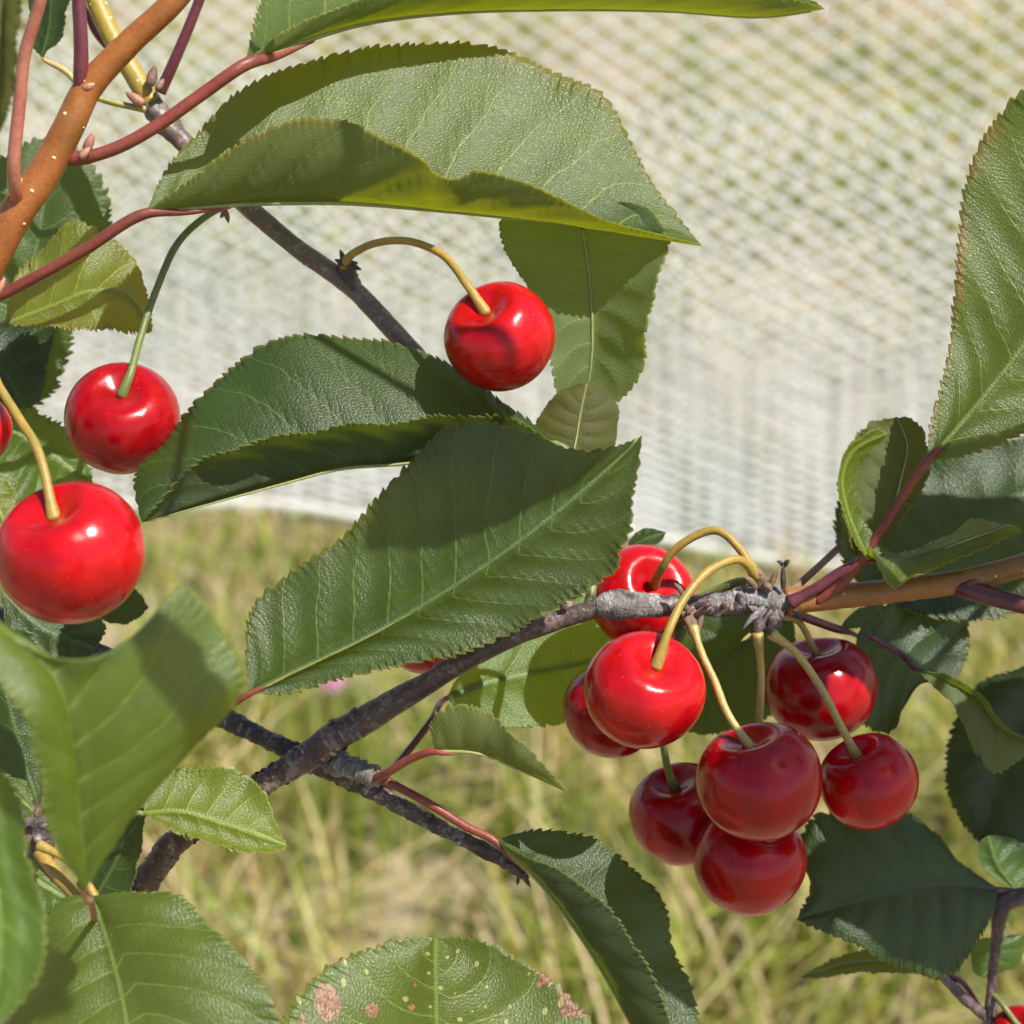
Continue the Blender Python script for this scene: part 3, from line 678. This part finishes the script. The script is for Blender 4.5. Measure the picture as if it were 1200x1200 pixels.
# blurred foreground leaf
leaf([(100, 1042), (92, 960), (84, 880), (66, 800), (20, 752), (-40, 700)], [(150, 965), (215, 885), (270, 832), (287, 795), (268, 750), (236, 706), (213, 686), (185, 724), (140, 768), (70, 790)],
     [(58, 980), (48, 905), (30, 850), (0, 800), (-60, 730)], 236, (8, -4), 5, -8, (1.35, 1.3, .9), [(106, 1056, 20), (112, 1085, 56)], M_PINK, 5, 22, 1.5, .5, 9, label='broad leaf reaching forward below the largest cherry')
# leaves around the left cherries
leaf([(0, 690), (50, 735), (112, 760)], [(50, 695), (105, 712), (122, 738)], [(15, 760), (40, 800), (80, 800)], 338, (0, 0), 3, -3, DK, None, None, 4, 0, .6, 1, 6)
leaf([(110, 715), (140, 712), (174, 712)], [(125, 695), (160, 693)], [(125, 728), (155, 728)], 345, (0, 0), 2, -2, DK, None, None, 4, 0, .3, 1.2, 5)
leaf([(5, 500), (45, 520), (108, 568)], [(25, 482), (70, 497), (100, 532)], [(-20, 540), (10, 590), (70, 592)], 342, (0, 0), 4, -3, (1.2, 1.25, 1.25), None, None, 4, 0, .8, 1.3, 7, quilt=2, label='pale crinkled leaf behind the largest cherry')
leaf([(-30, 400), (5, 435), (30, 482)], [(15, 370), (62, 374), (54, 430), (48, 465)], [(-60, 430), (-30, 480), (5, 490)], 352, (0, 0), 3, -3, DK, None, None, 4, 0, .6, 1, 6)
leaf([(-30, 560), (-5, 590), (8, 620)], [(5, 560), (18, 595), (14, 615)], [(-40, 600), (-15, 625)], 330, (0, 0), 2, 0, YL, None, None, 4, 0, .3, .8, 5)
leaf([(-20, 500), (20, 385), (45, 280), (62, 158)], [(60, 460), (88, 380), (122, 290), (126, 232), (95, 180)], [(-90, 420), (-70, 300), (10, 180)], 356, (0, 2), 2, -2, (.95, 1, 1), None, None, 4, 0, 1.2, 1.6, 9, label='deeply toothed dark leaf behind the orange shoot')
leaf([(6, 378), (60, 358), (110, 340), (150, 348), (178, 388)], [(20, 325), (55, 285), (90, 264), (130, 280), (158, 305), (172, 345)], [(60, 382), (110, 384), (150, 388)], 330, (0, 0), 8, -3, YL, [(-20, 390)], M_GSTALK, 4, 2, .8, 1.3, 7, label='yellowish leaf with a grey scar under the red leafstalk', wear=.3)
leaf([(5, -70), (8, 20), (6, 90), (0, 155)], [(26, -40), (22, 20), (20, 70), (14, 115)], [(-40, -30), (-50, 60), (-30, 130)], 262, (0, 0), -3, 0, (.9, .8, .5), None, None, 5, 0, .8, 1.2, 8, flip=True)
leaf([(48, 66), (58, 30), (60, -20), (66, -60)], [(36, 50), (34, 15), (38, -20)], [(70, 45), (78, 15), (80, -25)], 336, (0, 0), 2, -2, DK, [(75, 82), (105, 110), (140, 122), (172, 128)], M_TSTALK, 4.5, 3, .5, .9, 6)
leaf([(-10, 740), (10, 820), (30, 900), (46, 945)], [(30, 740), (60, 830), (55, 910)], [(-50, 800), (-30, 900), (10, 945)], 330, (0, 0), 2, -2, DK, None, None, 4, 0, .8, 1, 7)
leaf([(-40, 905), (10, 925), (40, 950)], [(-10, 905), (30, 918)], [(-30, 950), (10, 975)], 300, (0, 0), 2, -2, LT, None, None, 4, 0, .5, 1, 6)
leaf([(5, 1010), (40, 1030), (80, 1055)], [(30, 1005), (65, 1015), (82, 1040)], [(0, 1050), (40, 1080)], 312, (0, 0), 2, -2, (1.2, 1.25, 1.2), None, None, 4, 0, .5, 1, 6)
leaf([(100, 1070), (130, 1020), (150, 980), (172, 945)], [(92, 1030), (120, 980), (145, 955)], [(140, 1060), (162, 1010), (166, 980)], 316, (0, 0), 2, -2, DK, None, None, 4, 0, .5, .8, 6)
leaf([(168, 952), (210, 950), (265, 965), (336, 990)], [(175, 925), (200, 906), (245, 900), (285, 906), (308, 928), (322, 962)], [(195, 968), (240, 985), (290, 998), (322, 997)],
     309, (0, 0), 4, -2, (1.6, 1.45, 1.0), [(140, 948), (90, 950, -4)], M_GSTALK, 4, 0, .8, .9, 7, label='small lit leaf lying across the dark twig')
leaf([(510, 878), (560, 881), (610, 901), (664, 926)], [(530, 868, 8), (570, 862, 14), (620, 893, 9)], [(505, 855), (512, 836), (545, 826), (585, 846), (615, 874), (645, 906)],
     316, (0, -2), 0, -3, LT, [(480, 890), (455, 905), (442, 912)], M_RED, 6, 7, .5, 1, 7, label='small olive leaf on the grey spur')
leaf([(523, 818), (570, 800), (640, 785), (720, 770), (800, 750)], [(540, 790), (600, 745), (650, 705), (730, 690), (790, 710)], [(545, 838), (595, 852), (640, 850), (700, 835), (760, 800)],
     352, (-4, 6), 4, -2, (1.35, 1.4, 1.4), [(505, 845), (470, 890), (446, 912)], M_PURP, 5, -26, .6, .6, 8, label='pale leaf behind the knobbly twig')
leaf([(930, 720), (880, 750), (830, 790), (780, 850)], [(880, 700), (820, 720), (780, 770)], [(930, 780), (900, 840), (830, 860)], 362, (0, 0), 2, -2, DK, None, None, 4, 0, .8, .8, 8)
leaf([(735, 645), (755, 632), (780, 624)], [(738, 632), (760, 619)], [(750, 640), (775, 634)], 345, (0, 0), 2, -2, DK, None, None, 4, 0, .2, .4, 4)

# unseen leaves of the tree, and their twig, added to shade parts of the view
def PX(P):
    v = P - CO; d = v.dot(CF); return (600 + v.dot(CR) / (d * HALF) * 600, 600 - v.dot(CU) / (d * HALF) * 600, d * 1000)
def sunward(pts, d, t): return [PX(W(x, y, d / 1000) + SUN * t / 1000) for x, y in pts]
def shading_leaf(M, A, B, d, t, pet):
    leaf(sunward(M, d, t), sunward(A, d, t), sunward(B, d, t), 0, tint=G1, bulge=1.5)
    e = sunward(M[:1], d, t)[0]
    stalk([(e[0], e[1], e[2])] + pet, 7, M_RED, tree)
over, _, _ = branch([(-335, 160, 330, 12), (-200, -150, 320, 11), (100, -360, 295, 10), (600, -420, 262, 9), (1100, -400, 236, 7), (1500, -300, 225, 5)], M_BARKP, [.06, .06])
shading_leaf([(760, 490), (650, 550), (540, 600), (425, 645)], [(680, 470), (560, 480), (450, 560)], [(700, 560), (610, 640), (500, 662)], 311, 128, [(1250, -330, 232), (1200, -385, 233)])
shading_leaf([(1120, 850), (1020, 930), (880, 1030), (735, 1120)], [(1060, 825), (930, 835), (810, 925), (742, 1010)], [(1100, 960), (1000, 1100), (850, 1160)], 322, 128, [(1530, 440, 262), (1545, 480, 265)])
shading_leaf([(890, 880), (840, 920), (780, 970), (715, 1020)], [(840, 870), (770, 900), (725, 960)], [(880, 960), (840, 1020), (760, 1040)], 343, 148, [(1460, 440, 258), (1440, 560, 298)])
shading_leaf([(1190, 760), (1100, 770), (1000, 780), (880, 800)], [(1140, 700), (1000, 715), (900, 750)], [(1120, 850), (1000, 860), (920, 840)], 340, 112, [(1600, 400, 250), (1610, 425, 249)])
shading_leaf([(1260, 1010), (1150, 1040), (1040, 1060), (920, 1080)], [(1180, 940), (1060, 950), (950, 1000)], [(1180, 1130), (1080, 1160), (970, 1130)], 348, 105, [(1420, 560, 290), (1440, 560, 298)])
shading_leaf([(1300, 880), (1240, 900), (1160, 920), (1090, 960)], [(1240, 800), (1150, 800), (1100, 880)], [(1250, 1000), (1180, 1010), (1120, 1000)], 364, 120, [(1500, 500, 280), (1510, 515, 278)])
shading_leaf([(1280, 560), (1180, 590), (1090, 630), (990, 660)], [(1200, 520), (1080, 530), (990, 580)], [(1230, 650), (1150, 700), (1050, 720)], 352, 105, [(1560, 360, 262), (1600, 420, 252)])

shading_leaf([(170, 650), (220, 690), (270, 730), (330, 775)], [(210, 635), (280, 660), (330, 720)], [(195, 705), (240, 745), (290, 780)], 232, 104, [(760, -420, 190), (640, -425, 250)])

# loose leafstalks and thin twigs
stalk([(100, 122, 304), (95, 100, 302), (95, 60, 300), (92, 0, 299), (85, -60, 298)], 8, M_PURP, b1)
stalk([(24, 244, 306), (19, 228, 301), (16, 200, 298), (22, 130, 296), (30, 60, 294), (45, 10, 292), (60, -50, 290)], 7, M_PINK, b1)
stalk([(188, 108, 338), (205, 70, 336), (222, 30, 335), (245, -30, 334)], 6, M_PURP, b2)
stalk([(168, 105, 340), (135, 65, 343), (110, 35, 345), (95, -20, 348)], 4, M_RED, b2)
stalk([(1115, 684, 322), (1132, 690, 320), (1165, 700, 319), (1210, 712, 317), (1280, 740, 314)], 10, M_PURP, b3)
bud(1132, 686, 319, 1148, 680, 9, b3, M_RED)
stalk([(925, 695, 323), (955, 668, 325), (990, 635, 330), (1020, 600, 345)], 4, M_SCALE, b3)
b6, _, _ = branch([(1290, 1010, 352, 9), (1200, 1050, 352, 9), (1178, 1058, 352, 11), (1168, 1100, 353, 6.5), (1162, 1160, 354, 6), (1160, 1200, 355, 8), (1155, 1260, 356, 8)], M_BARKP, [.2, .2, .2], seed=15)
b7, _, _ = branch([(1160, 1195, 355, 7), (1130, 1170, 354, 6), (1105, 1145, 354, 5), (1095, 1135, 354, 4)], M_BARKP, [.2, .2], seed=16)
# small dark knot beside the blurred leaf
b8, p8, r8 = branch([(36, 945, 308, 10), (38, 962, 307, 19), (44, 985, 307, 19), (50, 1000, 306, 12), (60, 1020, 304, 8), (90, 1052, 300, 7), (120, 1090, 297, 6)], M_BARK, [.4, .4, .3, .1, .05], seed=18, label='knobbly dark bud base beside the forward reaching leaf')
stalk([(46, 998, 303), (70, 1030, 300), (100, 1060, 297)], 7, M_YSTALK, b8)
for k in range(6):
    a = k * 1.05; bud(38 + 8 * math.cos(a), 968 - 12 * math.sin(a), 301, 38 + 20 * math.cos(a), 968 - 26 * math.sin(a), 10, b8, [M_BARK, M_SCALE, M_GREYB][k % 3], 0, 'bud_scale')

# ------------------------------------------------------------------ cherries
def cherry(label, cx, cy, rx, d, cav, stalk_pts=None, mat=M_YSTALK, sr=5, tint=(1, 1, 1), oblate=.93, end_d=None, group='cherries on the branches', squash=0):
    seed = int(cx * 7 + cy); r = np.random.default_rng(seed)
    c = W(cx, cy, d / 1000); R = rx * PXM(d / 1000)
    ox, oy = (cav[0] - cx) / rx, (cy - cav[1]) / (rx * .95); l = math.hypot(ox, oy)
    if l > .97: ox, oy = ox / l * .97, oy / l * .97
    oz = math.sqrt(1 - ox * ox - oy * oy)
    ax = nrm(ox * CR + oy * CU - oz * CF)
    u = nrm(np.cross(ax, np.array([.2, 1, .1]))); v = np.cross(ax, u)
    root = thing('cherry', label, 'cherry', c, group)
    nth, nph = 56, 72
    th = np.linspace(0, np.pi, nth)[:, None]; ph = np.linspace(0, 2 * np.pi, nph, endpoint=False)[None]
    lump = 1 + .014 * np.sin(2 * ph + r.uniform(0, 6)) * np.sin(th) + .012 * np.sin(th * 3 + r.uniform(0, 6)) * np.sin(ph + r.uniform(0, 6)) * np.sin(th)
    sut = 1 - .018 * np.exp(-((np.mod(ph - r.uniform(0, 6.28) + np.pi, 2 * np.pi) - np.pi) / .16) ** 2) * np.sin(th)
    rr = R * np.sin(th) ** .93 * lump * sut * (1 + .03 * np.cos(th))
    zz = R * oblate * (np.cos(th) - .34 * np.exp(-(th / .40) ** 2) + .06 * np.exp(-((np.pi - th) / .22) ** 2)) + 0 * ph
    V = c + rr[..., None] * (np.cos(ph)[..., None] * u + np.sin(ph)[..., None] * v) + zz[..., None] * ax
    V = V.reshape(-1, 3)
    i = np.arange(nth - 1)[:, None] * nph; j = np.arange(nph)[None]; j2 = (j + 1) % nph
    F = np.stack([i + j, i + nph + j, i + nph + j2, i + j2], -1).reshape(-1, 4)
    V = (V - c)
    me_o = mesh_obj('flesh', V, F, M_CHERRY); me_o.parent = root
    me_o.color = (*tint, 1)
    if stalk_pts:
        b = c + ax * R * oblate * .60
        dc = (b - CO).dot(CF) * 1000; dt = (c + ax * R - CO).dot(CF) * 1000; ed = end_d or d
        pts = [b]
        for k, p_ in enumerate(stalk_pts):
            f = (k + 1) / len(stalk_pts); pts.append(W(p_[0], p_[1], (dt * (1 - f) + ed * f) / 1000))
        P = catmull(pts, 60) - c; t = np.linspace(0, 1, 60)
        rad = .86 * sr * PXM(d / 1000) * (1 + .55 * np.exp(-(t / .09) ** 2) + .5 * np.exp(-((1 - t) / .07) ** 2))
        so = tube('stalk', P, rad, mat, None, 12, .05, seed); so.parent = root
    return root
BR = (1.0, .9, .9); MD = (.72, .6, .7); DR = (.78, .6, .8)
cherry('largest bright red cherry, on a yellow stalk above the forward reaching leaf', 83, 648, 87, 288, (62, 584), [(45, 530), (22, 490), (-10, 440)], M_YSTALK, 6.5, BR, end_d=300)
cherry('cherry tucked against the yellow stalk of the largest cherry', -34, 504, 47, 300, (-40, 470), [(-45, 430), (-60, 380)], M_YSTALK, 5, BR, end_d=304)
cherry('cherry on a long green stalk below the orange shoot', 143, 491, 67, 322, (150, 452), [(152, 440), (163, 400), (185, 335), (212, 280), (250, 248), (280, 234)], M_GSTALK, 5, MD, end_d=336)
cherry('single bright red cherry on a hooked yellow stalk from the grey brown twig', 586, 395, 66, 317, (560, 356), [(548, 335), (520, 300), (480, 283), (440, 285), (410, 300), (404, 312)], M_YSTALK, 5.5, BR, end_d=336)
cherry('bright cherry tucked behind the spur with the twig crossing it', 752, 700, 63, 339, (772, 676), [(776, 665), (792, 643), (840, 622), (868, 645), (884, 672)], M_YSTALK, 5.5, BR, end_d=322)
cherry('glossy bright red cherry hanging in front of the spur', 755, 809, 71, 312, (774, 763), [(784, 738), (803, 700), (832, 668), (866, 656), (888, 676)], M_YSTALK, 6, BR, end_d=320)
cherry('cherry half hidden behind the glossy one', 716, 833, 57, 336, (735, 790), [(745, 765), (790, 735), (835, 712)], M_GSTALK, 5, MD, end_d=324)
cherry('dark red cherry close under the amber shoot, behind the tan stalks', 962, 806, 66, 340, (952, 738), [(935, 728), (915, 722), (905, 712)], M_TSTALK, 4.5, DR, end_d=326)
cherry('dark red cherry in the middle of the cluster on a slanting tan stalk', 890, 915, 74, 311, (870, 846), [(852, 835), (838, 800), (822, 765), (812, 735)], M_TSTALK, 5.5, DR, end_d=318)
cherry('lowest dark cherry of the cluster', 878, 1008, 67, 329, (892, 952), [(892, 935), (890, 850), (892, 790), (888, 742)], M_TSTALK, 5, (.95, .8, .8), end_d=317)
cherry('dark cherry on a short green stalk under the glossy bright one', 800, 954, 63, 343, (782, 902), [(780, 890), (777, 860), (780, 800), (800, 735)], M_GSTALK, 5, DR, end_d=326)
cherry('shaded red cherry on the longest slanting tan stalk, beneath the drooping leaf', 1018, 916, 59, 324, (992, 868), [(985, 850), (958, 800), (930, 762), (903, 742)], M_TSTALK, 5.5, (1.0, .8, .8), end_d=316)
cherry('cherry peeping out under the central leaf', 500, 738, 55, 345, (505, 690), [(520, 660), (600, 660), (655, 690)], M_GSTALK, 5, BR, end_d=326)
cherry('cherry at the foot of the thin brown twig', 1196, 1212, 34, 352, (1185, 1190), [(1175, 1178), (1163, 1165)], M_GSTALK, 4, MD, end_d=354)

# ------------------------------------------------------------------ a clover head in the meadow
cp = W(388, 800, 1.10); cp = np.array([cp[0], cp[1], cp[2]])
cl = thing('clover_flower', 'small pink clover head in the grass', 'flower', (cp[0], cp[1], 0))
M_PETAL = stem_material('pink_petal', (.55, .22, .35), (.65, .35, .45), rough=.6, bump=.1, scale=300)
tube('stem', catmull([(cp[0], cp[1], -.01), (cp[0] + .005, cp[1], cp[2] * .6), cp], 20), .0008, M_GSTALK, cl, 6)
parts = []
for k in range(46):
    z_ = 1 - 1.6 * (k + .5) / 46; a = k * 2.4; q = math.sqrt(1 - min(1, z_ * z_)); dv = np.array([q * math.cos(a), q * math.sin(a), z_ + .3]); dv /= np.linalg.norm(dv)
    parts.append(tube_geo(catmull([cp + dv * .002, cp + dv * .009], 5), np.array([.0006, .0011, .0013, .0009, .0002]), 5))
hd = mesh_obj('flower_head', *merge(parts), M_PETAL, cl)
